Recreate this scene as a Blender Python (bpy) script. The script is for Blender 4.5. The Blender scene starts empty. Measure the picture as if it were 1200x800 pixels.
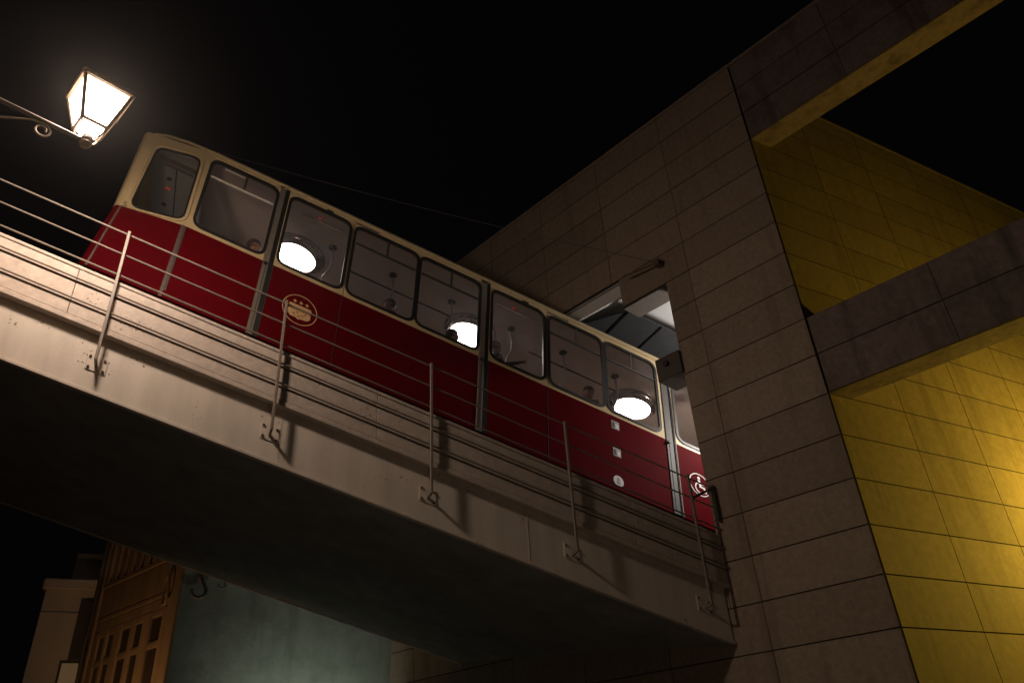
import bpy, bmesh, math, random
from mathutils import Vector, Matrix
random.seed(4)
sc = bpy.context.scene
V = Vector
# ------------------------------------------------------------------ camera, world, exposure
CAM = V((0, 0, 1.6))
PIT, ROLL, FPX = math.radians(31.271), math.radians(-3.787), 880.47
fwd = V((0, math.cos(PIT), math.sin(PIT))); up0 = V((0, -math.sin(PIT), math.cos(PIT))); rt0 = V((1, 0, 0))
rt = rt0 * math.cos(ROLL) + up0 * math.sin(ROLL); up = up0 * math.cos(ROLL) - rt0 * math.sin(ROLL)
cd = bpy.data.cameras.new('camera'); cam = bpy.data.objects.new('camera', cd); sc.collection.objects.link(cam)
cam.matrix_world = Matrix(((rt.x, up.x, -fwd.x, 0), (rt.y, up.y, -fwd.y, 0), (rt.z, up.z, -fwd.z, CAM.z), (0, 0, 0, 1)))
cd.sensor_width = 36; cd.lens = FPX / 1200 * 36; cd.clip_start = .05; cd.clip_end = 2000
sc.camera = cam
w = bpy.data.worlds.new('World'); sc.world = w; w.use_nodes = True
bg = w.node_tree.nodes['Background']; bg.inputs[0].default_value = (.85, .72, .88, 1); bg.inputs[1].default_value = .0011
sc.view_settings.view_transform = 'Standard'; sc.view_settings.look = 'None'; sc.view_settings.exposure = 0; sc.view_settings.gamma = 1
sc.cycles.use_denoising = True; sc.cycles.max_bounces = 8; sc.cycles.transparent_max_bounces = 16
sc.cycles.sample_clamp_indirect = 4
# light strengths (watts), lamps of the place, then an added fill
LANTERN_W, SODIUM_W, HALL_W, CAR_DISC, GREEN_W, SHOP_W = 470, 560, 480, 15, 112, 112
FILL_W = 38

# ------------------------------------------------------------------ frames of reference
TAN = .30228
TH = V((.9023, .4311, 0)).normalized(); N = V((-TH.y, TH.x, 0)); Z = V((0, 0, 1))
E0 = V((2.816, 10.766, 0))                                    # near corner of the station opening, on the ground
D1 = V((-.7142, .7000, 0)).normalized(); NW = V((-D1.y, D1.x, 0));
if NW.y > 0: NW = -NW
D2 = V((.8655, .5009, 0)).normalized(); NY = V((D2.y, -D2.x, 0))
COR = E0 - D1 * 2.05
def tr(s, n, h): return TH * s + N * n + Z * (h - TAN * s)     # along the track, across it, height over the sloping datum
def wl(u, d, z): return E0 + D1 * u - NW * d + Z * z           # station facade: along, depth behind the face, height
def yl(v, d, z): return COR + D2 * v - NY * d + Z * z          # lit side wall
# ------------------------------------------------------------------ materials
MATS = {}
def mat(name, col, rough=.6, metal=0., var=.0, scale=6., bump=.0, bscale=60., spec=.5, rnd=0., dirt=None, dirt_scale=3., dirt_lo=.55, dirt_hi=.7, stretch=None, coat=0., specks=None, streak=None):
    m = bpy.data.materials.new(name); m.use_nodes = True; nt = m.node_tree; b = nt.nodes['Principled BSDF']
    b.inputs['Roughness'].default_value = rough; b.inputs['Metallic'].default_value = metal; b.inputs['Specular IOR Level'].default_value = spec
    if coat: b.inputs['Coat Weight'].default_value = coat; b.inputs['Coat Roughness'].default_value = .12
    L = nt.links.new
    geo = nt.nodes.new('ShaderNodeNewGeometry'); src = geo.outputs['Position']
    if stretch:
        mp = nt.nodes.new('ShaderNodeMapping'); mp.inputs['Scale'].default_value = stretch; L(src, mp.inputs['Vector']); src2 = mp.outputs[0]
    else: src2 = src
    c = None
    def rgb(x): return (x[0], x[1], x[2], 1)
    out = None
    if var:
        t = nt.nodes.new('ShaderNodeTexNoise'); t.inputs['Scale'].default_value = scale; t.inputs['Detail'].default_value = 6; t.inputs['Roughness'].default_value = .65; L(src2, t.inputs['Vector'])
        r = nt.nodes.new('ShaderNodeMapRange'); r.inputs[1].default_value = .25; r.inputs[2].default_value = .75; r.inputs[3].default_value = 1 - var; r.inputs[4].default_value = 1 + var; L(t.outputs['Fac'], r.inputs[0])
        out = r.outputs[0]
    if rnd:
        oi = nt.nodes.new('ShaderNodeObjectInfo'); r2 = nt.nodes.new('ShaderNodeMapRange'); r2.inputs[3].default_value = 1 - rnd; r2.inputs[4].default_value = 1 + rnd; L(oi.outputs['Random'], r2.inputs[0])
        if out is None: out = r2.outputs[0]
        else:
            mu = nt.nodes.new('ShaderNodeMath'); mu.operation = 'MULTIPLY'; L(out, mu.inputs[0]); L(r2.outputs[0], mu.inputs[1]); out = mu.outputs[0]
    colout = None
    if out is not None:
        vm = nt.nodes.new('ShaderNodeVectorMath'); vm.operation = 'SCALE'; vm.inputs[0].default_value = col; L(out, vm.inputs['Scale']); colout = vm.outputs[0]
    if dirt:
        t = nt.nodes.new('ShaderNodeTexNoise'); t.inputs['Scale'].default_value = dirt_scale; t.inputs['Detail'].default_value = 8; t.inputs['Roughness'].default_value = .7; L(src2, t.inputs['Vector'])
        r = nt.nodes.new('ShaderNodeMapRange'); r.inputs[1].default_value = dirt_lo; r.inputs[2].default_value = dirt_hi; L(t.outputs['Fac'], r.inputs[0])
        mx = nt.nodes.new('ShaderNodeMixRGB'); L(r.outputs[0], mx.inputs[0]); mx.inputs[1].default_value = rgb(col); mx.inputs[2].default_value = rgb(dirt)
        if colout: L(colout, mx.inputs[1])
        colout = mx.outputs[0]
    if streak:                                                # water runs, drawn out down the wall
        mp2 = nt.nodes.new('ShaderNodeMapping'); mp2.inputs['Scale'].default_value = (2.6, 2.6, .22); L(src, mp2.inputs['Vector'])
        t3 = nt.nodes.new('ShaderNodeTexNoise'); t3.inputs['Scale'].default_value = 1.3; t3.inputs['Detail'].default_value = 7; t3.inputs['Roughness'].default_value = .62; L(mp2.outputs[0], t3.inputs['Vector'])
        r3 = nt.nodes.new('ShaderNodeMapRange'); r3.inputs[1].default_value = .52; r3.inputs[2].default_value = .74; r3.inputs[4].default_value = streak[3]; L(t3.outputs['Fac'], r3.inputs[0])
        mx = nt.nodes.new('ShaderNodeMixRGB'); L(r3.outputs[0], mx.inputs[0]); L(colout, mx.inputs[1]); mx.inputs[2].default_value = rgb(streak); colout = mx.outputs[0]
    if specks:                                                # scattered rust marks in patches
        t1 = nt.nodes.new('ShaderNodeTexNoise'); t1.inputs['Scale'].default_value = 30; t1.inputs['Detail'].default_value = 4; L(src, t1.inputs['Vector'])
        t2 = nt.nodes.new('ShaderNodeTexNoise'); t2.inputs['Scale'].default_value = 1.7; t2.inputs['Detail'].default_value = 2; L(src, t2.inputs['Vector'])
        ad = nt.nodes.new('ShaderNodeMath'); ad.operation = 'ADD'; L(t1.outputs['Fac'], ad.inputs[0]); L(t2.outputs['Fac'], ad.inputs[1])
        rr = nt.nodes.new('ShaderNodeMapRange'); rr.inputs[1].default_value = 1.29; rr.inputs[2].default_value = 1.36; L(ad.outputs[0], rr.inputs[0])
        mx = nt.nodes.new('ShaderNodeMixRGB'); L(rr.outputs[0], mx.inputs[0]); L(colout, mx.inputs[1]); mx.inputs[2].default_value = rgb(specks); colout = mx.outputs[0]
    if colout: L(colout, b.inputs['Base Color'])
    else: b.inputs['Base Color'].default_value = rgb(col)
    if bump:
        t = nt.nodes.new('ShaderNodeTexNoise'); t.inputs['Scale'].default_value = bscale; t.inputs['Detail'].default_value = 5; L(src, t.inputs['Vector'])
        bp = nt.nodes.new('ShaderNodeBump'); bp.inputs['Strength'].default_value = bump; bp.inputs['Distance'].default_value = .01; L(t.outputs['Fac'], bp.inputs['Height']); L(bp.outputs[0], b.inputs['Normal'])
    MATS[name] = m; return m
def emit(name, col, strength):
    m = bpy.data.materials.new(name); m.use_nodes = True; nt = m.node_tree; b = nt.nodes['Principled BSDF']
    b.inputs['Base Color'].default_value = (col[0] * .5, col[1] * .5, col[2] * .5, 1)
    b.inputs['Emission Color'].default_value = (*col, 1); b.inputs['Emission Strength'].default_value = strength
    MATS[name] = m; return m
def glass(name, tint, dust=0., glow=None, glow_strength=0.):
    m = bpy.data.materials.new(name); m.use_nodes = True; nt = m.node_tree; nt.nodes.remove(nt.nodes['Principled BSDF']); o = nt.nodes['Material Output']
    t = nt.nodes.new('ShaderNodeBsdfTransparent'); t.inputs[0].default_value = (*tint, 1)
    g = nt.nodes.new('ShaderNodeBsdfGlossy'); g.inputs['Roughness'].default_value = .02
    f = nt.nodes.new('ShaderNodeFresnel'); f.inputs[0].default_value = 1.5
    mx = nt.nodes.new('ShaderNodeMixShader'); L = nt.links.new
    L(f.outputs[0], mx.inputs[0]); L(t.outputs[0], mx.inputs[1]); L(g.outputs[0], mx.inputs[2])
    last = mx.outputs[0]
    if dust:                                                  # a film of dust that catches the lamps behind it
        tl = nt.nodes.new('ShaderNodeBsdfTranslucent'); tl.inputs[0].default_value = (.8, .72, .72, 1)
        tx = nt.nodes.new('ShaderNodeTexNoise'); tx.inputs['Scale'].default_value = 7; tx.inputs['Detail'].default_value = 5
        ge = nt.nodes.new('ShaderNodeNewGeometry'); L(ge.outputs['Position'], tx.inputs['Vector'])
        mr = nt.nodes.new('ShaderNodeMapRange'); mr.inputs[1].default_value = .3; mr.inputs[2].default_value = .75; mr.inputs[3].default_value = dust * .3; mr.inputs[4].default_value = dust * 2; L(tx.outputs['Fac'], mr.inputs[0])
        md = nt.nodes.new('ShaderNodeMixShader'); L(mr.outputs[0], md.inputs[0]); L(last, md.inputs[1]); L(tl.outputs[0], md.inputs[2]); last = md.outputs[0]
    if glow:
        e = nt.nodes.new('ShaderNodeEmission'); e.inputs[0].default_value = (*glow, 1); e.inputs[1].default_value = glow_strength
        a = nt.nodes.new('ShaderNodeAddShader'); L(last, a.inputs[0]); L(e.outputs[0], a.inputs[1]); last = a.outputs[0]
    L(last, o.inputs[0]); MATS[name] = m; return m

STONE = mat('cladding stone', (.278, .212, .156), .9, var=.22, scale=14, bump=.6, bscale=55, rnd=.13, streak=(.12, .09, .065, .55), dirt=(.24, .17, .12), dirt_scale=2.2, dirt_lo=.56, dirt_hi=.8)
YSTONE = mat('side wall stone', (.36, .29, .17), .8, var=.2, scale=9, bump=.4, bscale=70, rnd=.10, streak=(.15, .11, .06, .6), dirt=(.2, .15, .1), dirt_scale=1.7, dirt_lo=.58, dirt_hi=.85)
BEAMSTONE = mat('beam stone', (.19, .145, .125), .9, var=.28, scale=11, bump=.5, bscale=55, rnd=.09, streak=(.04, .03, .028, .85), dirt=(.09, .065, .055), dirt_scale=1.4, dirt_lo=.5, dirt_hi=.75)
JOINT = mat('joint backing', (.055, .043, .035), .95, var=.2, scale=12)
GIRDER = mat('girder paint', (.62, .55, .475), .55, var=.13, scale=5, bump=.1, bscale=30, dirt=(.27, .18, .11), dirt_scale=10, dirt_lo=.66, dirt_hi=.95, stretch=(1, 1, .14), specks=(.10, .05, .025))
PARAPET = mat('parapet paint', (.50, .42, .36), .6, var=.2, scale=10, bump=.25, specks=(.15, .09, .06), bscale=60, dirt=(.2, .14, .1), dirt_scale=11, dirt_lo=.66, dirt_hi=.78)
DECK = mat('deck underside', (.29, .275, .27), .9, var=.3, scale=2.2, bump=.3, bscale=25)
RUST = mat('rusty edge', (.13, .07, .04), .8, var=.4, scale=30)
RAIL = mat('railing paint', (.21, .175, .145), .5, var=.15, scale=25, dirt=(.16, .1, .07), dirt_scale=18, dirt_lo=.62, dirt_hi=.72)
RED = mat('red enamel', (.080, .0012, .0038), .55, var=.09, scale=1.6, spec=.015)
CREAM = mat('cream enamel', (.48, .37, .205), .4, var=.07, scale=5, dirt=(.25, .17, .08), dirt_scale=7, dirt_lo=.64, dirt_hi=.8, coat=.15)
BLACK = mat('black rubber', (.012, .011, .011), .5)
ALU = mat('dull aluminium', (.20, .17, .14), .45, metal=.3, var=.15, scale=20)
CHROME = mat('bright metal', (.75, .72, .68), .15, metal=1.)
BARGLINT = mat('bar highlight', (.62, .56, .5), .4)  # highlight on the second window's metal bars, put into the colour
STRIP = mat('brown strip', (.085, .06, .05), .5, var=.2, scale=20)
LAMPRIM = mat('lamp reflector', (.34, .30, .28), .2, metal=.95, var=.15, scale=14)
POLEMETAL = mat('polished pole', (.62, .56, .52), .28, metal=.45)
DARKMETAL = mat('dark seal', (.045, .04, .036), .55, var=.2, scale=20)
CEIL = mat('car ceiling', (.52, .42, .365), .55, var=.05, scale=3)
CABCEIL = mat('cab lining', (.34, .34, .32), .6, var=.05, scale=3)
FLOOR = mat('car floor', (.26, .22, .20), .7)
SEAT = mat('seat moquette', (.10, .05, .05), .8)
LINE = mat('gold line paint', (.50, .33, .16), .5, var=.2, scale=40)
GOLDRED = mat('emblem red detail', (.30, .06, .03), .5)
WHITE = mat('sign white', (.62, .6, .58), .5)
GREYSIGN = mat('sign grey', (.30, .29, .28), .5)
DARKSIGN = mat('sign dark', (.03, .03, .03), .5)
PANE = glass('window glass', (.80, .77, .75), dust=.035)
DISC = emit('ceiling lamp disc', (1, .95, .90), CAR_DISC)
REDLED = emit('red indicator', (1, .07, .03), .22)
IRON = mat('lantern iron', (.22, .16, .11), .5, metal=.2, var=.3, scale=40)
LPANE = glass('lantern glass', (.92, .92, .92), glow=(1, .90, .80), glow_strength=11)
GREYSOFFIT = mat('grey plaster soffit', (.42, .41, .41), .8, var=.06, scale=4)
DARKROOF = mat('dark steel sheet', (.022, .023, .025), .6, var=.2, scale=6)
BROWNBOX = mat('brown metal box', (.055, .038, .028), .6, var=.15, scale=14)
PLASTER = mat('green plaster', (.31, .325, .275), .9, var=.16, scale=3.2, bump=.4, bscale=22, streak=(.13, .15, .12, .6), dirt=(.17, .19, .15), dirt_scale=1.5, dirt_lo=.5, dirt_hi=.85)
WOOD = mat('varnished wood', (.27, .165, .085), .55, var=.28, scale=4, bump=.2, bscale=40, stretch=(1, 1, .18))
DARKPANE = mat('dark pane', (.05, .034, .024), .25)
PALE = mat('pale render', (.50, .40, .32), .9, var=.12, scale=2)
SHUTTER = mat('dark shutter', (.06, .045, .035), .7)
ASPHALT = mat('asphalt', (.05, .048, .046), .9, var=.3, scale=9, bump=.4, bscale=90)
SKIN = mat('skin', (.36, .17, .10), .55, var=.06, scale=20)
DARKIRON = mat('arm iron', (.10, .08, .065), .6, metal=.2, var=.3, scale=40)
CABLE = mat('cable', (.05, .04, .035), .6)
DARKHOUSE = mat('dark render', (.12, .09, .075), .9, var=.2, scale=2)
HOOKIRON = mat('forged iron', (.15, .14, .125), .5, metal=.5)
CLOTH = {}
for nm, c in (('navy', (.02, .02, .035)), ('grey', (.12, .11, .10)), ('black', (.010, .010, .010)), ('brown', (.08, .045, .03)), ('white', (.5, .48, .45))):
    CLOTH[nm] = mat(nm + ' cloth', c, .9)
HAIRD = mat('dark hair', (.018, .011, .008), .6); HAIRB = mat('brown hair', (.06, .03, .018), .6)

# ------------------------------------------------------------------ object helpers
def tag(o, label=None, cat=None, group=None, kind=None):
    for k, v in (('label', label), ('category', cat), ('group', group), ('kind', kind)):
        if v: o[k] = v
    return o
def thing(name, loc, label=None, cat=None, group=None, kind=None):
    o = bpy.data.objects.new(name, None); sc.collection.objects.link(o); o.location = loc; o.empty_display_size = .2
    return tag(o, label, cat, group, kind)
def wloc(p):
    r = V((0, 0, 0))
    while p is not None: r += p.location; p = p.parent
    return r
class MB:
    """collects faces in world coordinates, then links them as one mesh"""
    def __init__(s): s.v = []; s.f = []; s.m = []
    def add(s, vs, fs, mi=0):
        o = len(s.v); s.v += [V(x) for x in vs]; s.f += [[i + o for i in f] for f in fs]; s.m += [mi] * len(fs); return s
    def hexa(s, p, mi=0):                                     # 8 points: bottom 4 (ccw), top 4
        return s.add(p, [[3, 2, 1, 0], [4, 5, 6, 7], [0, 1, 5, 4], [1, 2, 6, 5], [2, 3, 7, 6], [3, 0, 4, 7]], mi)
    def box(s, fn, a, b, mi=0):                               # box in a frame fn(i,j,k)
        (x0, y0, z0), (x1, y1, z1) = a, b
        return s.hexa([fn(x0, y0, z0), fn(x1, y0, z0), fn(x1, y1, z0), fn(x0, y1, z0), fn(x0, y0, z1), fn(x1, y0, z1), fn(x1, y1, z1), fn(x0, y1, z1)], mi)
    def tube(s, pts, r, k=8, mi=0, caps=True):
        pts = [V(p) for p in pts]; n = len(pts); rs = r if isinstance(r, (list, tuple)) else [r] * n
        t0 = (pts[1] - pts[0]).normalized(); a = t0.orthogonal().normalized(); rings = []
        for i, p in enumerate(pts):
            t = (pts[min(i + 1, n - 1)] - pts[max(i - 1, 0)]).normalized(); a = (a - t * a.dot(t)).normalized(); b = t.cross(a)
            rings.append([p + (a * math.cos(2 * math.pi * j / k) + b * math.sin(2 * math.pi * j / k)) * rs[i] for j in range(k)])
        fs = [[i * k + j, i * k + (j + 1) % k, (i + 1) * k + (j + 1) % k, (i + 1) * k + j] for i in range(n - 1) for j in range(k)]
        if caps: fs += [list(range(k))[::-1], [(n - 1) * k + j for j in range(k)]]
        return s.add([q for g in rings for q in g], fs, mi)
    def lathe(s, c, prof, k=24, mi=0, ax=None):               # profile [(r, z)], axis z (or ax)
        ax = V(ax).normalized() if ax is not None else Z; a = ax.orthogonal().normalized(); b = ax.cross(a); c = V(c); vs = []; fs = []
        for r, z in prof: vs += [c + ax * z + (a * math.cos(2 * math.pi * j / k) + b * math.sin(2 * math.pi * j / k)) * r for j in range(k)]
        for i in range(len(prof) - 1): fs += [[i * k + j, i * k + (j + 1) % k, (i + 1) * k + (j + 1) % k, (i + 1) * k + j] for j in range(k)]
        fs += [list(range(k))[::-1], [(len(prof) - 1) * k + j for j in range(k)]]
        return s.add(vs, fs, mi)
    def build(s, name, m, parent=None, smooth=False, bevel=0., label=None, recalc=True):
        me = bpy.data.meshes.new(name); off = wloc(parent); me.from_pydata([tuple(x - off) for x in s.v], [], s.f); me.update()
        ms = m if isinstance(m, (list, tuple)) else [m]
        for q in ms: me.materials.append(q)
        for p, i in zip(me.polygons, s.m): p.material_index = i
        if recalc or bevel:
            bm = bmesh.new(); bm.from_mesh(me)
            if recalc: bmesh.ops.recalc_face_normals(bm, faces=bm.faces)
            if bevel:
                es = [e for e in bm.edges if len(e.link_faces) == 2 and e.calc_face_angle(0) > .6]
                bmesh.ops.bevel(bm, geom=es, offset=bevel, segments=1, affect='EDGES', clamp_overlap=True)
            bm.to_mesh(me); bm.free()
        if smooth:
            me.polygons.foreach_set('use_smooth', [True] * len(me.polygons)); me.set_sharp_from_angle(angle=math.radians(40))
        o = bpy.data.objects.new(name, me); sc.collection.objects.link(o); o.parent = parent
        if label: o['label'] = label
        return o
def ident(x, y, z): return V((x, y, z))
def light(name, loc, watts, col, radius, parent=None, kind='POINT', **kw):
    l = bpy.data.lights.new(name, kind); l.energy = watts; l.color = col
    if kind in ('POINT', 'SPOT'): l.shadow_soft_size = radius
    for k, v in kw.items(): setattr(l, k, v)
    o = bpy.data.objects.new(name, l); sc.collection.objects.link(o); o.parent = parent; o.location = V(loc) - wloc(parent); return o

# ------------------------------------------------------------------ ground
mb = MB(); g = 20
mb.add([(x * 9 - 90, y * 9 - 90, 0) for y in range(g + 1) for x in range(g + 1)],
       [[y * (g + 1) + x, y * (g + 1) + x + 1, (y + 1) * (g + 1) + x + 1, (y + 1) * (g + 1) + x] for y in range(g) for x in range(g)])
tag(mb.build('street_ground', ASPHALT), 'dark asphalt street below the bridge', None, None, 'structure')

# ------------------------------------------------------------------ station building (clad in stone)
station = thing('station_building', E0, 'dark stone clad station with two cross beams and an opening over the track', 'station')
panel_cache = {}
def panel_mesh(wd, ht, th, m):
    key = (round(wd, 3), round(ht, 3), th, m.name)
    if key not in panel_cache:
        c = .004; x = wd / 2; z = ht / 2
        vs = [(-x, -th, -z), (x, -th, -z), (x, -th, z), (-x, -th, z), (-x, -c, -z), (x, -c, -z), (x, -c, z), (-x, -c, z), (-x + c, 0, -z + c), (x - c, 0, -z + c), (x - c, 0, z - c), (-x + c, 0, z - c)]
        fs = [[0, 1, 2, 3]] + [[i, i + 4, (i + 1) % 4 + 4, (i + 1) % 4] for i in range(4)] + [[i + 4, i + 8, (i + 1) % 4 + 8, (i + 1) % 4 + 4] for i in range(4)] + [[8, 11, 10, 9]]
        me = bpy.data.meshes.new('stone_panel'); me.from_pydata(vs, [], [f[::-1] for f in fs]); me.materials.append(m); me.materials.append(JOINT); me.update()
        bm = bmesh.new(); bm.from_mesh(me); bmesh.ops.recalc_face_normals(bm, faces=bm.faces); bm.to_mesh(me); bm.free()
        for p in me.polygons: p.material_index = 1 if 1 <= p.index <= 8 else 0        # grimy joint sides
        panel_cache[key] = me
    return panel_cache[key]
def subtract(rects, hole):
    out = []
    a0, b0, a1, b1 = hole
    for (x0, z0, x1, z1) in rects:
        if a1 <= x0 or a0 >= x1 or b1 <= z0 or b0 >= z1: out.append((x0, z0, x1, z1)); continue
        if x0 < a0: out.append((x0, z0, a0, z1))
        if x1 > a1: out.append((a1, z0, x1, z1))
        xa, xb = max(x0, a0), min(x1, a1)
        if z0 < b0: out.append((xa, z0, xb, b0))
        if z1 > b1: out.append((xa, b1, xb, z1))
    return out
def clad(parent, fn, outward, us, zs, holes, m, th=.03, gap=.009, gapx=.003, jit=1.):
    """lays stone panels one by one; fn(u, d, z), u along, d behind the face"""
    ang = math.atan2(outward.y, outward.x) - math.pi / 2      # local +y is the outward normal
    for i in range(len(us) - 1):
        for j in range(len(zs) - 1):
            rs = [(us[i], zs[j], us[i + 1], zs[j + 1])]
            for h in holes: rs = subtract(rs, h)
            for (x0, z0, x1, z1) in rs:
                wd, ht = x1 - x0 - gapx, z1 - z0 - gap
                if wd < .05 or ht < .05: continue
                o = bpy.data.objects.new('stone_panel', panel_mesh(wd, ht, th, m)); sc.collection.objects.link(o); o.parent = parent
                o.location = fn((x0 + x1) / 2, random.uniform(-.002, .002) * jit, (z0 + z1) / 2) - wloc(parent)
                o.rotation_euler = (random.uniform(-.0016, .0016) * jit, random.uniform(-.0008, .0008) * jit, ang + random.uniform(-.0012, .0012) * jit)
CZ0, CH = 3.05, .611
def course(k): return CZ0 + CH * k
TOP = course(16)
wholes = [(.08, 4.0, 1.05, course(10) - .03), (1.05, 4.0, 5.75, course(11) - .01)]
# facade core with the opening left out
mb = MB(); rs = [(-2.02, 0, 8.3, TOP)]
for h in wholes: rs = subtract(rs, h)
for (x0, z0, x1, z1) in rs: mb.box(wl, (x0, .03, z0), (x1, .48, z1))
fac = mb.build('facade_wall', JOINT, station)
clad(fac, wl, NW, [-2.05, -.40, 1.21, 2.82, 4.43, 5.62, 7.23, 8.3], [0] + [course(k) for k in range(-4, 17)], wholes, STONE)
mb = MB(); mb.box(wl, (-2.07, -.02, TOP), (8.3, .5, TOP + .07)); mb.build('coping', STONE, station)
# opening linings
mb = MB(); mb.box(wl, (.075, .035, 3.2), (.095, .47, course(10) - .03)); mb.box(wl, (1.056, .05, course(11) - .035), (5.7, .62, course(11) - .013)); mb.build('opening_lining', GREYSOFFIT, station)
mb = MB(); mb.hexa([tr(6.55, 11.5, 12.0), tr(8.28, 7.0, 12.0), tr(13, 7.0, 12.0), tr(13, 11.5, 12.0), tr(6.55, 11.5, 12.05), tr(8.28, 7.0, 12.05), tr(13, 7.0, 12.05), tr(13, 11.5, 12.05)]); mb.build('grey_ceiling', GREYSOFFIT, station)
mb = MB(); mb.box(wl, (1.056, .10, course(11) - .30), (5.7, .16, course(11) - .04)); mb.build('lit_soffit_strip', WHITE, station)  # added pale strip, whitened to stand for the lit lintel soffit
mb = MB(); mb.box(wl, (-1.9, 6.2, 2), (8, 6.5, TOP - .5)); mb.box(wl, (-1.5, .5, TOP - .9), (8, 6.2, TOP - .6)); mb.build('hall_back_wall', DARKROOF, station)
# dark sloping sheets over the track inside
RB = 11.40
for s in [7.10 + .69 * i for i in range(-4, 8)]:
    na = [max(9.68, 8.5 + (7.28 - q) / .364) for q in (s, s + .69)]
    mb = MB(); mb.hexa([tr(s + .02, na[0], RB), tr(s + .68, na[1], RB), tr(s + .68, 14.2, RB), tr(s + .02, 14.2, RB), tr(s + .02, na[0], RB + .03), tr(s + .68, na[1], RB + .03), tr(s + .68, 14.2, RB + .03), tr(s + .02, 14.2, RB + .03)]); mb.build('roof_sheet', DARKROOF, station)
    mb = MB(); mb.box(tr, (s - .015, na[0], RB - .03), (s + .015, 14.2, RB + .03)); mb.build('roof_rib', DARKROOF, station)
# yellow lit side wall
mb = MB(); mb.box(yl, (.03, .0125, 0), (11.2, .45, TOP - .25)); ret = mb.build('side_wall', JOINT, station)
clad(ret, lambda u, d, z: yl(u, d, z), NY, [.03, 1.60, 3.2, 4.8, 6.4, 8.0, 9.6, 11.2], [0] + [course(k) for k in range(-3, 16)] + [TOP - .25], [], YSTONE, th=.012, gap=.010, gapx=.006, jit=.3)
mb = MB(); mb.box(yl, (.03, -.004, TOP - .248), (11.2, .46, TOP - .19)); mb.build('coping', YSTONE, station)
# cross beams running on from the facade
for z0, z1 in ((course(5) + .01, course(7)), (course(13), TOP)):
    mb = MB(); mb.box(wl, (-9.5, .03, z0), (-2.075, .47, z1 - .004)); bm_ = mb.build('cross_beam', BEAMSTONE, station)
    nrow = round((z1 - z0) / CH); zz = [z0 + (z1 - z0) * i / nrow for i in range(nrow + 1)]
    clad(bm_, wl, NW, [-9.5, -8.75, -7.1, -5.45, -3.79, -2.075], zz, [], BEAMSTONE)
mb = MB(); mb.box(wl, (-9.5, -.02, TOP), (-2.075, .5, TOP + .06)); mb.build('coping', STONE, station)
# brown equipment box on the edge of the opening
eb = thing('equipment_box', wl(.3, 0, 7.4), 'brown metal equipment box on the edge of the station opening above the car roof', 'box')
mb = MB(); mb.box(wl, (.06, -.06, 7.36), (.55, .45, 7.78)); mb.build('housing', BROWNBOX, eb, bevel=.012)
mb = MB(); mb.lathe(wl(.33, -.06, 7.62), [(.05, 0), (.05, .05), (.03, .06)], 14, ax=NW); mb.build('sensor', BLACK, eb)
light('hall_light', tr(9.2, 8.7, 10.1), HALL_W, (1, .93, .86), .15, station)

# ------------------------------------------------------------------ bridge
bridge = thing('funicular_bridge', tr(0, 8.6, 5.36), 'sloping pale painted girder bridge carrying the funicular track', 'bridge')
SA, SB = -16, 7.12                                            # along the track, from far up the hill to the station face
def facelimit(n): return 7.18 - .364 * (n - 8.5) - .03        # where the facade cuts the bridge
def tbox(mb, n0, n1, h0, h1, s0=SA, s1=None):
    e0 = facelimit(n0) if s1 is None else s1; e1 = facelimit(n1) if s1 is None else s1
    mb.hexa([tr(s0, n0, h0), tr(e0, n0, h0), tr(e1, n1, h0), tr(s0, n1, h0), tr(s0, n0, h1), tr(e0, n0, h1), tr(e1, n1, h1), tr(s0, n1, h1)])
mb = MB(); tbox(mb, 8.60, 8.64, 5.40, 6.16); mb.build('girder_web', GIRDER, bridge)
mb = MB(); tbox(mb, 8.575, 8.65, 5.352, 5.398); mb.build('bottom_flange', GIRDER, bridge, bevel=.006)
for s in (-2.25, .95, 4.15):                                   # butt joints of the web plates
    mb = MB(); mb.box(tr, (s, 8.595, 5.40), (s + .012, 8.599, 6.08)); mb.build('splice_strip', GIRDER, bridge)
# parapet plates with a ledge that overhangs the web
pj = [-16, -12.4, -8.8, -5.2, -1.55, 2.1, 5.75]
for i, s in enumerate(pj):
    e = pj[i + 1] if i + 1 < len(pj) else None
    for (b0, b1) in ((6.163, 6.316), (6.343, 6.586), (6.614, 6.776)):
        mb = MB(); dn_ = random.uniform(-.002, .002); tbox(mb, 8.50 + dn_, 8.55 + dn_, b0, b1, s + .004, (e - .002) if e else None); mb.build('parapet_board', PARAPET, bridge, bevel=.004)
mb = MB(); tbox(mb, 8.56, 8.59, 6.10, 6.778); mb.build('parapet_backing', DARKMETAL, bridge)
mb = MB(); tbox(mb, 8.485, 8.64, 6.779, 6.825); mb.build('parapet_cap', PARAPET, bridge, bevel=.008)
mb = MB(); tbox(mb, 8.492, 8.66, 6.085, 6.160); mb.build('parapet_ledge', PARAPET, bridge, bevel=.008)
mb = MB(); tbox(mb, 8.655, 13.95, 5.362, 5.44); mb.build('deck_soffit', DECK, bridge)
mb = MB(); tbox(mb, 8.66, 14.0, 6.2, 6.5); mb.build('deck_slab', DECK, bridge)
mb = MB(); tbox(mb, 13.97, 14.03, 5.352, 6.8); mb.build('far_girder', GIRDER, bridge)
for n in (10.35, 11.85):
    mb = MB(); tbox(mb, n - .04, n + .04, 6.55, 6.70); mb.build('track_rail', RUST, bridge)

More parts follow.
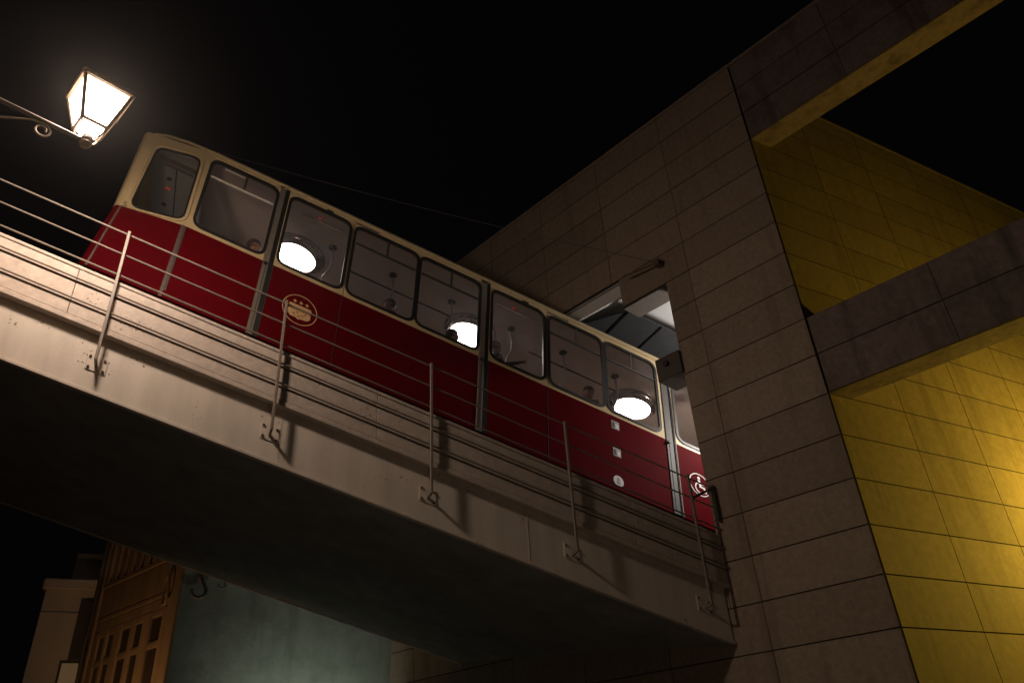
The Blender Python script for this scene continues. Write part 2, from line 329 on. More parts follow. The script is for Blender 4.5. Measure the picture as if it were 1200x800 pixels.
# rust marks round the first wall plate and below the ledge
mb = MB(); rr_ = random.Random(9)
def blot(s, h, r):
    k = rr_.randint(5, 8); st = rr_.uniform(.5, 1.1)
    pts = [(s + r * rr_.uniform(.5, 1.1) * math.cos(2 * math.pi * i / k), h + r * st * rr_.uniform(.5, 1.1) * math.sin(2 * math.pi * i / k)) for i in range(k)]
    mb.add([tr(a, 8.5975, b) for a, b in pts] + [tr(a, 8.601, b) for a, b in pts], [list(range(k))] + [[i, (i + 1) % k, k + (i + 1) % k, k + i] for i in range(k)])
for i in range(16): blot(-1.13 + rr_.choice((-1, 1)) * rr_.uniform(.115, .20), rr_.uniform(5.66, 5.93), rr_.uniform(.004, .013))
for i in range(7): blot(-1.13 + rr_.uniform(-.1, .1), rr_.uniform(5.84, 5.95), rr_.uniform(.004, .010))
for c, w_, k in ((-.72, .10, 9), (-1.75, .05, 6), (.85, .12, 7), (2.78, .12, 6)):
    for i in range(k): blot(c + rr_.gauss(0, w_), 6.0 - abs(rr_.gauss(0, .05)), rr_.uniform(.004, .014))
mb.build('rust_mark', RUST, bridge)

# ------------------------------------------------------------------ railing
railing = thing('railing', tr(0, 8.4, 5.6), 'slim steel railing with five bars bolted along the side of the funicular bridge', 'railing')
RN = 8.435
RH = (7.514, 7.206, 6.900, 6.632, 6.360)
for i, h in enumerate(RH):
    mb = MB(); mb.tube([tr(-16, RN + .032, h), tr(7.26, RN + .032, h)], .0118, 8); mb.build('bar', RAIL, railing, smooth=True)
ps = [-1.13 + 1.965 * k for k in range(-3, 5)]
for s in ps:
    mb = MB()
    mb.hexa([tr(s + dx, RN + dn, 0) * 0 + TH * (s + dx) + N * (RN + dn) + Z * (zz - TAN * s) for zz in (5.70, 7.54) for dx, dn in ((-.017, -.022), (.017, -.022), (.017, .018), (-.017, .018))])
    mb.build('post', RAIL, railing, bevel=.004)
    # flat bar between post foot and wall plate
    def pz(a, n, z): return TH * (s + a) + N * n + Z * (z - TAN * s)
    mb = MB(); mb.hexa([pz(-.014, 8.42, 5.70), pz(.014, 8.42, 5.70), pz(.014, 8.595, 5.685), pz(-.014, 8.595, 5.685), pz(-.014, 8.42, 5.722), pz(.014, 8.42, 5.722), pz(.014, 8.595, 5.72), pz(-.014, 8.595, 5.72)]); mb.build('foot_bar', RAIL, railing)
    mb = MB(); mb.box(tr, (s - .11, 8.586, 5.635), (s + .11, 8.5985, 5.835)); pl = mb.build('wall_plate', GIRDER, railing, bevel=.003)
    for a in (-.08, .08):
        for hh in (5.665, 5.80):
            mb = MB(); mb.lathe(tr(s + a, 8.587, hh), [(.016, 0), (.016, .014), (.009, .02)], 6, ax=-N); mb.build('bolt', RUST, pl)
mb = MB(); mb.box(tr, (7.13, RN - .02, 7.0), (7.18, RN + .02, 7.54)); mb.build('end_post', DARKMETAL, railing)
mb = MB(); mb.tube([tr(6.75, RN, 7.20), tr(7.14, RN, 7.50)], .02, 8); mb.build('brace', DARKMETAL, railing)
for h in RH:
    mb = MB(); mb.tube([tr(7.22, RN, h), tr(7.34, RN + .02, h + .03)], .016, 6); mb.build('bar_stub', DARKMETAL, railing)

# ------------------------------------------------------------------ funicular car
car = thing('funicular_car', tr(3, 11.1, 7.0), 'red and cream funicular car with a row of rounded windows climbing the bridge', 'funicular car')
CN, CF = 9.60, 12.60
LEAN = .075
def cp(s, h, n=CN): return tr(s + LEAN * (h - 9.0), n, h)
def rounded(q, r, k=6):
    """corner rounded polygon through the quad q of (s, h)"""
    out = []; m = len(q)
    for i in range(m):
        p = V(q[i]); a = V(q[i - 1]); b = V(q[(i + 1) % m])
        p0 = p + (a - p).normalized() * r; p1 = p + (b - p).normalized() * r
        for j in range(k + 1):
            t = j / k; out.append(tuple(p0 * (1 - t) ** 2 + p * 2 * t * (1 - t) + p1 * t * t))
    return out
def offset(loop, d):
    c = V((sum(p[0] for p in loop) / len(loop), sum(p[1] for p in loop) / len(loop))); out = []
    m = len(loop)
    for i in range(m):
        t = (V(loop[(i + 1) % m]) - V(loop[i - 1])).normalized(); nn = V((t.y, -t.x))
        if nn.dot(V(loop[i]) - c) < 0: nn = -nn
        out.append(tuple(V(loop[i]) + nn * d))
    return out
def holed(outer, holes, n0, n1, name, m, parent):
    """flat sheet between n0 (front) and n1 with rounded openings"""
    bm = bmesh.new(); off = wloc(parent)
    for n in (n0, n1):
        es = []
        for lp in [outer] + holes:
            vs = [bm.verts.new(cp(p[0], p[1], n) - off) for p in lp]; es += [bm.edges.new((vs[i], vs[(i + 1) % len(vs)])) for i in range(len(vs))]
        bmesh.ops.triangle_fill(bm, use_beauty=True, use_dissolve=False, edges=es)
    bm.verts.ensure_lookup_table()
    cnt = sum(len(l) for l in [outer] + holes); base = 0
    for lp in [outer] + holes:
        q = len(lp)
        for i in range(q):
            a, b = base + i, base + (i + 1) % q
            bm.faces.new((bm.verts[a], bm.verts[b], bm.verts[b + cnt], bm.verts[a + cnt]))
        base += q
    bmesh.ops.recalc_face_normals(bm, faces=bm.faces)
    me = bpy.data.meshes.new(name); bm.to_mesh(me); bm.free(); me.materials.append(m)
    o = bpy.data.objects.new(name, me); sc.collection.objects.link(o); o.parent = parent; return o
def ringpart(loop, d0, d1, n0, n1, name, m, parent):
    a = offset(loop, d0); b = offset(loop, d1); mb = MB(); q = len(loop)
    vs = [cp(*p, n0) for p in a] + [cp(*p, n0) for p in b] + [cp(*p, n1) for p in a] + [cp(*p, n1) for p in b]
    fs = []
    for i in range(q):
        j = (i + 1) % q
        fs += [[i, j, q + j, q + i], [2 * q + i, 2 * q + j, 3 * q + j, 3 * q + i], [i, j, 2 * q + j, 2 * q + i], [q + i, q + j, 3 * q + j, 3 * q + i]]
    return mb.add(vs, fs).build(name, m, parent)
def sbox(s0, s1, h0, h1, n0, n1, name, m, parent=None, bevel=0.):
    mb = MB(); mb.box(lambda a, b, c: cp(a, c, b), (s0, n0, h0), (s1, n1, h1)); return mb.build(name, m, parent or car, bevel=bevel)
WB, WT = 8.975, 10.33
HB, HE, HR = 7.55, 10.455, 8.872                              # skirt, eave, belt line
def window(q, r=.13, hopper=False, glint_bar=False, frame=BLACK, rw=.042):
    lp = rounded(q, r)
    wn = ringpart(lp, -.004, rw, CN - .012, CN + .03, 'window', frame, car)
    mb = MB(); mb.add([cp(*p, CN + .012) for p in offset(lp, .01)], [list(range(len(lp)))]); mb.build('pane', PANE, wn, recalc=False)
    if hopper:
        s0, s1 = q[0][0] + .02, q[1][0] - .02; hb = q[3][1] - .33
        sbox(s0, s1, hb - .016, hb + .016, CN - .004, CN + .022, 'hopper_rail', BARGLINT if glint_bar else DARKMETAL, wn)
        sm = (s0 + s1) / 2 + .02; sbox(sm - .018, sm + .018, hb + .018, q[3][1] - .01, CN, CN + .02, 'hopper_bar', DARKMETAL, wn)
        if glint_bar: sbox(s0 + .16, sm - .03, q[3][1] - .075, q[3][1] - .06, CN - .002, CN + .02, 'hopper_edge', BARGLINT, wn)
    return wn, lp
def wq(l, r, b=WB, t=WT): return [(l, b), (r, b), (r, t), (l, t)]
def bodymod(s0, s1, wins, hoppers, lights, name='side_panel'):
    loops = []
    for (l, r), hp, lb in zip(wins, hoppers, lights):
        wn, lp = window(wq(l, r), hopper=hp, glint_bar=lb); loops.append(lp)
    holed([(s0, HR + .002), (s1, HR + .002), (s1, HE), (s0, HE)], loops, CN, CN + .05, 'window_band', CREAM, car)
    sbox(s0, s1, HB, HR, CN, CN + .05, name, RED)
# driver's cab side: raked front edge
cabw = [(-1.352, 8.80), (-.66, 8.965), (-.685, 10.235), (-1.285, 10.075)]
wn, lp = window(cabw, .13, rw=.018)
ringpart(lp, .045, .066, CN - .022, CN + .01, 'cab_window_moulding', CREAM, car)
holed([(-1.46, 8.735), (-.635, 8.868), (-.635, HE - .02), (-1.44, 10.30)], [lp], CN, CN + .05, 'window_band', CREAM, car)
mb = MB(); mb.hexa([cp(-1.60, HB, CN), cp(-.635, HB, CN), cp(-.635, HB, CN + .05), cp(-1.60, HB, CN + .05), cp(-1.462, 8.733, CN), cp(-.635, 8.866, CN), cp(-.635, 8.866, CN + .05), cp(-1.462, 8.733, CN + .05)]); mb.build('side_panel', RED, car)
# rounded, raked nose
def nose(h0, h1, m, name, inset=0.):
    prof = [(0, 0), (-.045, .012), (-.085, .05), (-.115, .12), (-.15, .35), (-.18, .75), (-.19, 1.5)]
    prof = prof + [(a, 3.0 - b) for a, b in prof[:-1][::-1]]
    def sf(h): return -1.60 + (h - HB) * (.138 / 1.183) if h < 8.733 else -1.462 + (h - 8.733) * .014
    hs = [h0 + (h1 - h0) * i / 6 for i in range(7)]; vs = []
    for h in hs: vs += [cp(sf(h) + a + inset, h, CN + b) for a, b in prof]
    q = len(prof); fs = [[i * q + j, i * q + j + 1, (i + 1) * q + j + 1, (i + 1) * q + j] for i in range(6) for j in range(q - 1)]
    return MB().add(vs, fs).build(name, m, car, smooth=True)
nose(HB, 8.73, RED, 'front_panel'); nose(8.735, 10.30, CREAM, 'front_frame')
mb = MB(); mb.hexa([cp(-1.60, HB, CN - .012), cp(-1.575, HB, CN - .012), cp(-1.575, HB, CN), cp(-1.60, HB, CN), cp(-1.475, 8.73, CN - .012), cp(-1.45, 8.73, CN - .012), cp(-1.45, 8.73, CN), cp(-1.475, 8.73, CN)]); mb.build('corner_strip', STRIP, car)
sbox(-.645, -.605, HB, 8.86, CN - .010, CN - .001, 'panel_strip', STRIP)
sbox(-.604, -.575, HB + .12, 8.86, CN - .006, CN - .001, 'panel_seal', DARKMETAL)
sbox(-.640, -.622, 8.87, HE - .03, CN - .008, CN - .001, 'panel_strip', CREAM)
# modules of the side, door columns between them
bodymod(-.63, .545, [(-.49, .512)], [True], [True])
bodymod(.70, 1.765, [(.752, 1.706)], [False], [False], 'door_panel')
bodymod(1.775, 3.985, [(1.818, 2.857), (2.930, 3.952)], [True, True], [False, False])
bodymod(4.147, 5.19, [(4.20, 5.118)], [False], [False], 'door_panel')
bodymod(5.20, 7.36, [(5.236, 6.22), (6.309, 7.263)], [True, True], [False, False])
bodymod(7.56, 8.62, [(7.62, 8.56)], [False], [False], 'door_panel')
bodymod(8.63, 10.85, [(8.67, 9.71), (9.78, 10.80)], [True, True], [False, False])
for a, b in ((.545, .70), (3.985, 4.147), (7.36, 7.56)):
    sbox(a + .004, b - .065, HB, HE - .05, CN - .012, CN + .03, 'door_column', ALU if a < 7 else DARKMETAL, bevel=.004)
    sbox(b - .063, b - .004, HB, HE - .03, CN - .004, CN + .03, 'door_seal', BLACK); sbox(a - .02, b + .02, HB, HE - .02, CN + .052, CN + .065, 'door_backing', BLACK)
    sbox(a + .05, a + .06, HB + .05, 8.85, CN - .017, CN - .011, 'column_groove', DARKMETAL)
    mb = MB(); mb.lathe(cp(a + .04, 8.83, CN - .012), [(.03, 0), (.03, .02), (.02, .03)], 12, ax=-N); mb.build('door_catch', BLACK, car)
sbox(7.52, 7.535, HB, HE - .2, CN - .03, CN - .012, 'chrome_strip', CHROME)
for a in (1.766, 5.191): sbox(a, a + .008, HB, HE - .02, CN + .012, CN + .03, 'panel_gap', DARKMETAL)
for a in (.70, 1.757, 4.15, 5.183): sbox(a - .0, a + .008, HB, 8.86, CN - .004, CN - .001, 'door_edge', DARKMETAL)
for a in (1.30, 4.74): sbox(a, a + .11, 10.385, 10.418, CN - .003, CN + .01, 'vent_slot', BLACK)
for a in (1.80, 5.22): sbox(a, a + .38, 10.392, 10.418, CN - .003, CN + .01, 'vent_slot', DARKMETAL)
for a in (3.0, 6.3): sbox(a, a + .34, 10.385, 10.410, CN - .003, CN + .01, 'vent_slot', LINE)
sbox(-.56, .50, 10.40, 10.412, CN - .012, CN - .001, 'drip_strip', CREAM)
for a, b in ((2.2, 3.98), (5.6, 7.34)): sbox(a, b, 10.425, 10.437, CN - .012, CN - .001, 'drip_strip', CREAM)
for a in (7.31,):
    for hh in (9.12, 9.3, 9.5, 9.7, 9.9, 10.1): sbox(6.25, 6.275, hh, hh + .02, CN - .003, CN, 'rivet', DARKMETAL)
# roof
prof = [(9.585, HE), (9.575, HE + .03), (9.60, HE + .08), (9.68, HE + .14), (9.85, HE + .20), (10.3, HE + .27), (11.1, HE + .30)]
prof = prof + [(22.2 - a, b) for a, b in prof[:-1][::-1]]
mb = MB(); q = len(prof); st = [-1.62, -1.52, -1.40, -1.2, -.9, -.4, 3, 7.52]
drop = [.26, .19, .13, .08, .035, .01, 0, 0]; pin = [.35, .12, .04, .01, 0, 0, 0, 0]
vs = []
for s, d, p in zip(st, drop, pin): vs += [cp(s, HE - .13 * 0 + (h - HE) * (1 - d * 1.5) - d, 11.1 + (n - 11.1) * (1 - p)) for n, h in prof]
mb.add(vs, [[i * q + j, i * q + j + 1, (i + 1) * q + j + 1, (i + 1) * q + j] for i in range(len(st) - 1) for j in range(q - 1)] + [list(range(q))]); mb.build('roof', CREAM, car, smooth=True)
vs = []
mb = MB()
for s in (7.57, 11): vs += [cp(s, h, n) for n, h in prof]
mb.add(vs, [[j, j + 1, q + j + 1, q + j] for j in range(q - 1)]); mb.build('roof', CREAM, car, smooth=True)
mb = MB(); mb.tube([cp(-.85, HE - .01, CN - .012), cp(-.4, HE + .012, CN - .012), cp(7.5, HE + .012, CN - .012)], .018, 6); mb.build('gutter', CREAM, car, smooth=True)
sbox(-1.40, -1.30, 10.36, 10.45, 10.0, 10.2, 'marker_bracket', ALU)
mb = MB(); mb.tube([cp(-1.31, 10.5, 10.6), cp(-1.33, 11.05, 10.6)], .012, 6); mb.tube([cp(-1.33, 11.05, 10.6), cp(-1.62, 11.2, 10.6)], .010, 6); mb.build('aerial', CABLE, car)
# far side, ends, floor, ceiling
sbox(-1.4, 11, 7.6, 9.0, CF - .05, CF, 'far_panel', CEIL); sbox(-1.4, 11, 10.25, HE, CF - .05, CF, 'far_header', CEIL)
for a in (-.63, .6, 1.77, 2.9, 4.05, 5.2, 6.27, 7.45, 8.6): sbox(a - .06, a + .06, 9.002, 10.248, CF - .05, CF, 'far_pillar', CEIL)
sbox(-1.4, 11, 7.85, 8.05, CN + .06, CF - .06, 'floor', FLOOR)
sbox(-.6, 11, 10.46, 10.50, CN + .06, CF - .06, 'ceiling', CEIL)
sbox(-1.42, -.64, 10.34, 10.38, CN + .06, CF - .06, 'cab_ceiling', CABCEIL)
sbox(-.64, -.60, 8.06, 10.44, CN + .35, CF - .06, 'cab_partition', CABCEIL)
light('cab_fill', cp(-1.0, 8.7, 11.2), 2.6, (1, .98, .92), .05, car)  # added dim fill that lifts the cab lining, not a fitted lamp
# cab ceiling fittings seen through the first window
sbox(-1.05, -1.035, 10.328, 10.338, 10.2, 11.6, 'seam', DARKSIGN)
sbox(-1.30, -.72, 10.315, 10.338, 10.02, 10.10, 'light_strip', ALU); sbox(-1.24, -.78, 10.318, 10.338, 10.16, 10.20, 'light_strip', ALU)
for sx, nx in ((-1.14, 10.50), (-1.20, 11.2)):
    mb = MB(); mb.lathe(cp(sx, 10.338, nx), [(.045, 0), (.04, -.008)], 18); mb.build('speaker', DARKMETAL, car)
sbox(-1.20, -1.12, 10.325, 10.338, 10.74, 10.775, 'indicator_lamp', REDLED)
# ceiling lamps, poles, rods
for sx in (1.19, 4.43, 7.82, 10.9):
    mb = MB(); c = cp(sx - .11, 10.455, 11.06)
    mb.lathe(c, [(.50, 0), (.495, -.02), (.46, -.04), (.45, -.065), (.41, -.085), (.375, -.12), (.365, -.12), (.365, -.10), (.0005, -.10)], 40, ax=(TH * TAN + Z)); fx = mb.build('ceiling_lamp', LAMPRIM, car, smooth=True)
    mb = MB(); mb.lathe(c, [(.355, -.106), (.345, -.122), (.0005, -.128)], 48, ax=(TH * TAN + Z)); mb.build('lamp_disc', DISC, fx, smooth=True)
for sx in (1.70, 2.78, 3.87, 5.02, 6.05, 7.12, 8.3):
    for nx in (10.50, 11.70):
        mb = MB(); b = cp(sx - .11, 10.458, nx)
        mb.lathe(b, [(.075, 0), (.075, -.02), (.045, -.05), (.022, -.07)], 14); po = mb.build('pole', DARKMETAL, car, smooth=True)
        mb = MB(); mb.tube([b + Z * -.05, b + Z * -.34], .022, 8); mb.tube([b + Z * -.34, b + Z * -.46 + TH * -.02, b + Z * -.56 + TH * -.07, b + Z * -.66 + TH * -.13], .022, 8); mb.tube([b + Z * -.66 + TH * -.13, b + Z * -1.7 + TH * -.13], .022, 8)
        mb.build('pole_tube', POLEMETAL, po, smooth=True)
for nx in (10.5, 11.7):
    for a, b in ((1.85, 3.75), (5.25, 7.0)):
        mb = MB(); mb.tube([cp(a, 10.12, nx), cp(b, 10.12, nx)], .016, 8); mb.build('grab_rail', DARKMETAL, car, smooth=True)
for sx in (1.19, 4.66): 
    sbox(sx + .04, sx + .07, 10.43, 10.455, 9.92, 9.95, 'door_lamp', REDLED); sbox(sx - .25, sx + .45, 10.445, 10.458, 10.0, 10.02, 'ceiling_strip', CHROME)
# seats
for a in (.05, 2.35, 3.3, 5.9, 6.8):
    for nx in (9.75, 11.6):
        sbox(a, a + .42, 8.40, 8.50, nx, nx + .8, 'seat', SEAT, bevel=.02); sbox(a + .40, a + .48, 8.5, 9.12, nx, nx + .8, 'backrest', SEAT, bevel=.02)
# emblem: ring, shield and three crowns
def flat(parent, pts, name, m, dn=.004):
    mb = MB(); q = len(pts); mb.add([cp(*p, CN - dn) for p in pts] + [cp(*p, CN - .0005) for p in pts], [list(range(q)), list(range(q, 2 * q))[::-1]] + [[i, (i + 1) % q, q + (i + 1) % q, q + i] for i in range(q)]); return mb.build(name, m, parent)
es, eh = 1.20, 8.29
mb = MB(); k = 40; R0, R1 = .245, .258
vs = [cp(es + r * math.cos(2 * math.pi * i / k), eh + r * math.sin(2 * math.pi * i / k), n) for n in (CN - .004, CN - .0005) for r in (R0, R1) for i in range(k)]
fs = []
for i in range(k):
    j = (i + 1) % k; fs += [[i, j, k + j, k + i], [2 * k + i, 2 * k + j, 3 * k + j, 3 * k + i], [i, j, 2 * k + j, 2 * k + i], [k + i, k + j, 3 * k + j, 3 * k + i]]
emb = mb.add(vs, fs).build('emblem_ring', LINE, car)
flat(emb, [(es - .155, eh + .075), (es - .175, eh + .02), (es - .155, eh - .01), (es + .155, eh - .01), (es + .175, eh + .02), (es + .155, eh + .075)], 'crest_band', LINE)
flat(emb, [(es - .165, eh - .022), (es - .17, eh - .10), (es - .12, eh - .15), (es - .04, eh - .15), (es, eh - .175), (es + .04, eh - .15), (es + .12, eh - .15), (es + .17, eh - .10), (es + .165, eh - .022)], 'crest_shield', LINE)
for a, b in ((-.05, -.06), (.03, -.09), (-.02, -.12), (.07, -.06), (-.1, -.1)): flat(emb, [(es + a, eh + b), (es + a + .035, eh + b - .012), (es + a + .04, eh + b + .012), (es + a + .01, eh + b + .018)], 'crest_mark', GOLDRED, .007)
for a in (-.09, 0, .09):
    flat(emb, [(es + a + x * .034, eh + .128 + y * .034) for x, y in ((0, 1), (.3, .35), (1, .1), (.4, -.2), (.5, -.9), (0, -.5), (-.5, -.9), (-.4, -.2), (-1, .1), (-.3, .35))], 'crest_flower', LINE)
# pictograms and the wheelchair sign
def disc(parent, s, h, r, name, m, dn=.004, k=28): return flat(parent, [(s + r * math.cos(2 * math.pi * i / k), h + r * math.sin(2 * math.pi * i / k)) for i in range(k)], name, m, dn)
for (s, h) in ((6.398, 8.705), (6.396, 8.205)):
    o = flat(car, [(s - .07, h - .075), (s + .07, h - .075), (s + .07, h + .075), (s - .07, h + .075)], 'pictogram', GREYSIGN)
    flat(o, [(s + .0, h - .06), (s + .055, h - .06), (s + .055, h + .02), (s + .0, h + .03)], 'pictogram_mark', WHITE, .007)
    flat(o, [(s - .05, h - .05), (s - .02, h - .05), (s - .02, h + .045), (s - .05, h + .045)], 'pictogram_mark', DARKSIGN, .007)
o = disc(car, 6.39, 7.70, .09, 'pictogram', WHITE); flat(o, [(6.36, 7.65), (6.42, 7.65), (6.41, 7.75), (6.37, 7.75)], 'pictogram_mark', GREYSIGN, .007)
ws, wh = 7.93, 8.27
mb = MB(); k = 36; vs = [cp(ws + r * math.cos(2 * math.pi * i / k), wh + r * math.sin(2 * math.pi * i / k), n) for n in (CN - .004, CN - .0005) for r in (.185, .20) for i in range(k)]
fs = []
for i in range(k):
    j = (i + 1) % k; fs += [[i, j, k + j, k + i], [2 * k + i, 2 * k + j, 3 * k + j, 3 * k + i], [i, j, 2 * k + j, 2 * k + i], [k + i, k + j, 3 * k + j, 3 * k + i]]
wr = mb.add(vs, fs).build('wheelchair_sign', WHITE, car)
disc(wr, ws - .01, wh + .12, .026, 'sign_figure', WHITE)
flat(wr, [(ws - .03, wh + .085), (ws + .01, wh + .085), (ws + .02, wh + .03), (ws + .08, wh + .03), (ws + .08, wh + .01), (ws + .02, wh + .01), (ws + .03, wh - .02), (ws + .09, wh - .02), (ws + .12, wh - .12), (ws + .09, wh - .13), (ws + .06, wh - .05), (ws - .01, wh - .05)], 'sign_figure', WHITE)
arc = [(ws - .0 + r * math.cos(t), wh - .06 + r * math.sin(t)) for r, ts in ((.10, range(0, 15)), (.078, range(14, -1, -1))) for t in [math.radians(120 + i * 16) for i in ts]]
flat(wr, arc, 'sign_wheel', WHITE)
# fleet number
cu = bpy.data.curves.new('number', 'FONT'); cu.body = '5'; cu.size = .13; to = bpy.data.objects.new('number', cu); sc.collection.objects.link(to)
me = bpy.data.meshes.new_from_object(to.evaluated_get(bpy.context.evaluated_depsgraph_get())); bpy.data.objects.remove(to)
mb = MB(); mb.add([cp(-1.452 + v.co.x, 8.748 + v.co.y, CN - .003) for v in me.vertices], [list(p.vertices) for p in me.polygons]); mb.build('fleet_number', DARKSIGN, car)
# running gear under the body
sbox(-1.2, 11, 7.1, 7.5, 10.0, 12.2, 'underframe', DARKMETAL)
for sx in (.2, 6.5):
    for nx in (10.35, 11.85):
        mb = MB(); mb.lathe(tr(sx, nx - .05, 7.03), [(.33, 0), (.33, .1)], 20, ax=N); mb.build('wheel', DARKMETAL, car)

# ------------------------------------------------------------------ passengers
def person(label, s, n, hhead, cloth, hair, face=1, stand=False, reach=False):
    """head centre at (s, n, hhead); face +1 looks down the slope, -1 up it"""
    hc = cp(s, hhead, n); fx = TH * face; sx = N * (-face); th = thing('person', hc - Z * (1.62 if stand else 1.2), label, 'person', 'passengers inside the funicular car')
    P = []; Ed = []; R = []
    def v(x, y, z, r, par=None):
        P.append(hc + fx * x + sx * y + Z * z); R.append(r)
        if par is not None: Ed.append((par, len(P) - 1))
        return len(P) - 1
    pel = v(-.06, 0, -.78, .13); wst = v(-.06, 0, -.60, .125, pel); ch = v(-.04, 0, -.38, .15, wst); sh = v(-.03, 0, -.24, .10, ch); nk = v(-.01, 0, -.15, .052, sh)
    jaw = v(.02, 0, -.07, .068, nk); sk = v(0, 0, .02, .092, jaw); tp = v(-.01, 0, .085, .055, sk); v(.105, 0, -.02, .014, jaw)
    for q in (1, -1):
        shd = v(-.03, .17 * q, -.26, .062, sh)
        if reach and q == -1: el = v(.24, .16 * q, -.21, .046, shd); ha = v(.46, .10 * q, -.17, .034, el)
        else: el = v(.02, .22 * q, -.53, .045, shd); ha = v(.22, .16 * q, -.62, .032, el)
        d = (P[ha] - P[el]).normalized(); pm = len(P); P.append(P[ha] + d * .07); R.append(.03); Ed.append((ha, pm))
        for i, dy in enumerate((-.03, -.01, .01, .03)):
            f1 = len(P); P.append(P[pm] + d * .045 + sx * dy); R.append(.009); Ed.append((pm, f1)); P.append(P[f1] + d * (.02 + .006 * (i in (1, 2))) - Z * .02); R.append(.008); Ed.append((f1, f1 + 1))
        t1 = len(P); P.append(P[ha] + d * .04 + sx * (.045 * q)); R.append(.01); Ed.append((ha, t1))
        hip = v(-.04, .09 * q, -.82, .09, pel)
        if stand: kn = v(-.02, .1 * q, -1.18, .065, hip); an = v(-.05, .1 * q, -1.55, .045, kn)
        else: kn = v(.36, .1 * q, -.80, .065, hip); an = v(.36, .1 * q, -1.15, .045, kn)
        ft = len(P); P.append(P[an] + fx * .14 - Z * .03); R.append(.038); Ed.append((an, ft))
    me = bpy.data.meshes.new('body'); o = bpy.data.objects.new('body', me); sc.collection.objects.link(o)
    me.from_pydata([tuple(p - th.location) for p in P], Ed, [])
    md = o.modifiers.new('Skin', 'SKIN'); md.use_smooth_shade = True
    for i, sv in enumerate(me.skin_vertices[0].data): sv.radius = (R[i], R[i]); sv.use_root = i == 0
    o.modifiers.new('Subdivision', 'SUBSURF').levels = 2
    ev = o.evaluated_get(bpy.context.evaluated_depsgraph_get()); m2 = bpy.data.meshes.new_from_object(ev); o.modifiers.clear(); o.data = m2
    m2.materials.clear(); m2.materials.append(CLOTH[cloth]); m2.materials.append(SKIN)
    lim = (hc - th.location).z - .155
    for p in m2.polygons: p.material_index = 1 if p.center.z > lim else 0
    o.parent = th
    mb = MB(); vs = []; fs = []; A, B = 20, 12; c = hc + fx * -.016 + Z * .026         # hair: cap over crown and back of the head
    for i in range(B + 1):
        for j in range(A):
            ph = math.pi * i / B; t = 2 * math.pi * j / A; dx, dy, dz = math.sin(ph) * math.cos(t), math.sin(ph) * math.sin(t), math.cos(ph)
            wv = 1 + .03 * math.sin(7 * t + 3 * ph) + random.uniform(-.02, .02)
            vs.append(c + fx * (dx * .108 * wv) + sx * (dy * .093 * wv) + Z * (dz * .105 * wv if dz > 0 else dz * .12))
    for i in range(B):
        for j in range(A):
            t = 2 * math.pi * (j + .5) / A; ph = math.pi * (i + .5) / B
            if math.cos(ph) > .30 or (math.cos(t) < .25 and math.cos(ph) > -.75): fs.append([i * A + j, i * A + (j + 1) % A, (i + 1) * A + (j + 1) % A, (i + 1) * A + j])
    mb.add(vs, fs).build('hair', hair, th, smooth=True)
    for q in (1, -1):
        mb = MB(); mb.lathe(hc + fx * .083 + sx * (.034 * q) - Z * .005, [(.004, 0), (.011, .002), (.011, .008), (.004, .011)], 8, ax=fx); mb.build('eye', DARKSIGN, th)
        mb = MB(); mb.lathe(hc - fx * .005 + sx * (.086 * q) - Z * .015, [(.012, 0), (.026, .006), (.02, .014)], 10, ax=sx * q); mb.build('ear', SKIN, th)
    if not stand:
        mb = MB(); mb.lathe(hc - Z * .185 - fx * .012, [(.075, 0), (.066, .045), (.07, .05)], 16); mb.build('collar', CLOTH['white' if cloth == 'brown' else 'grey'], th)
    return th
person('brown haired person low in the corner of the second window from the top', .38, 9.98, 9.35, 'grey', HAIRB, 1)
person('dark haired person in navy seated low in the fourth window, only forehead and hair showing', 2.56, 9.98, 9.37, 'navy', HAIRD, -1)
person('person in black with head against the bright ceiling lamp of the fifth window', 3.66, 9.98, 9.33, 'black', HAIRD, 1)
person('person in dark clothes standing in the sixth window with an arm out to the pole', 4.50, 10.20, 9.66, 'black', HAIRD, 1, True, True)
person('brown haired person in profile with a white collar in the seventh window', 6.12, 9.95, 9.38, 'brown', HAIRB, -1)

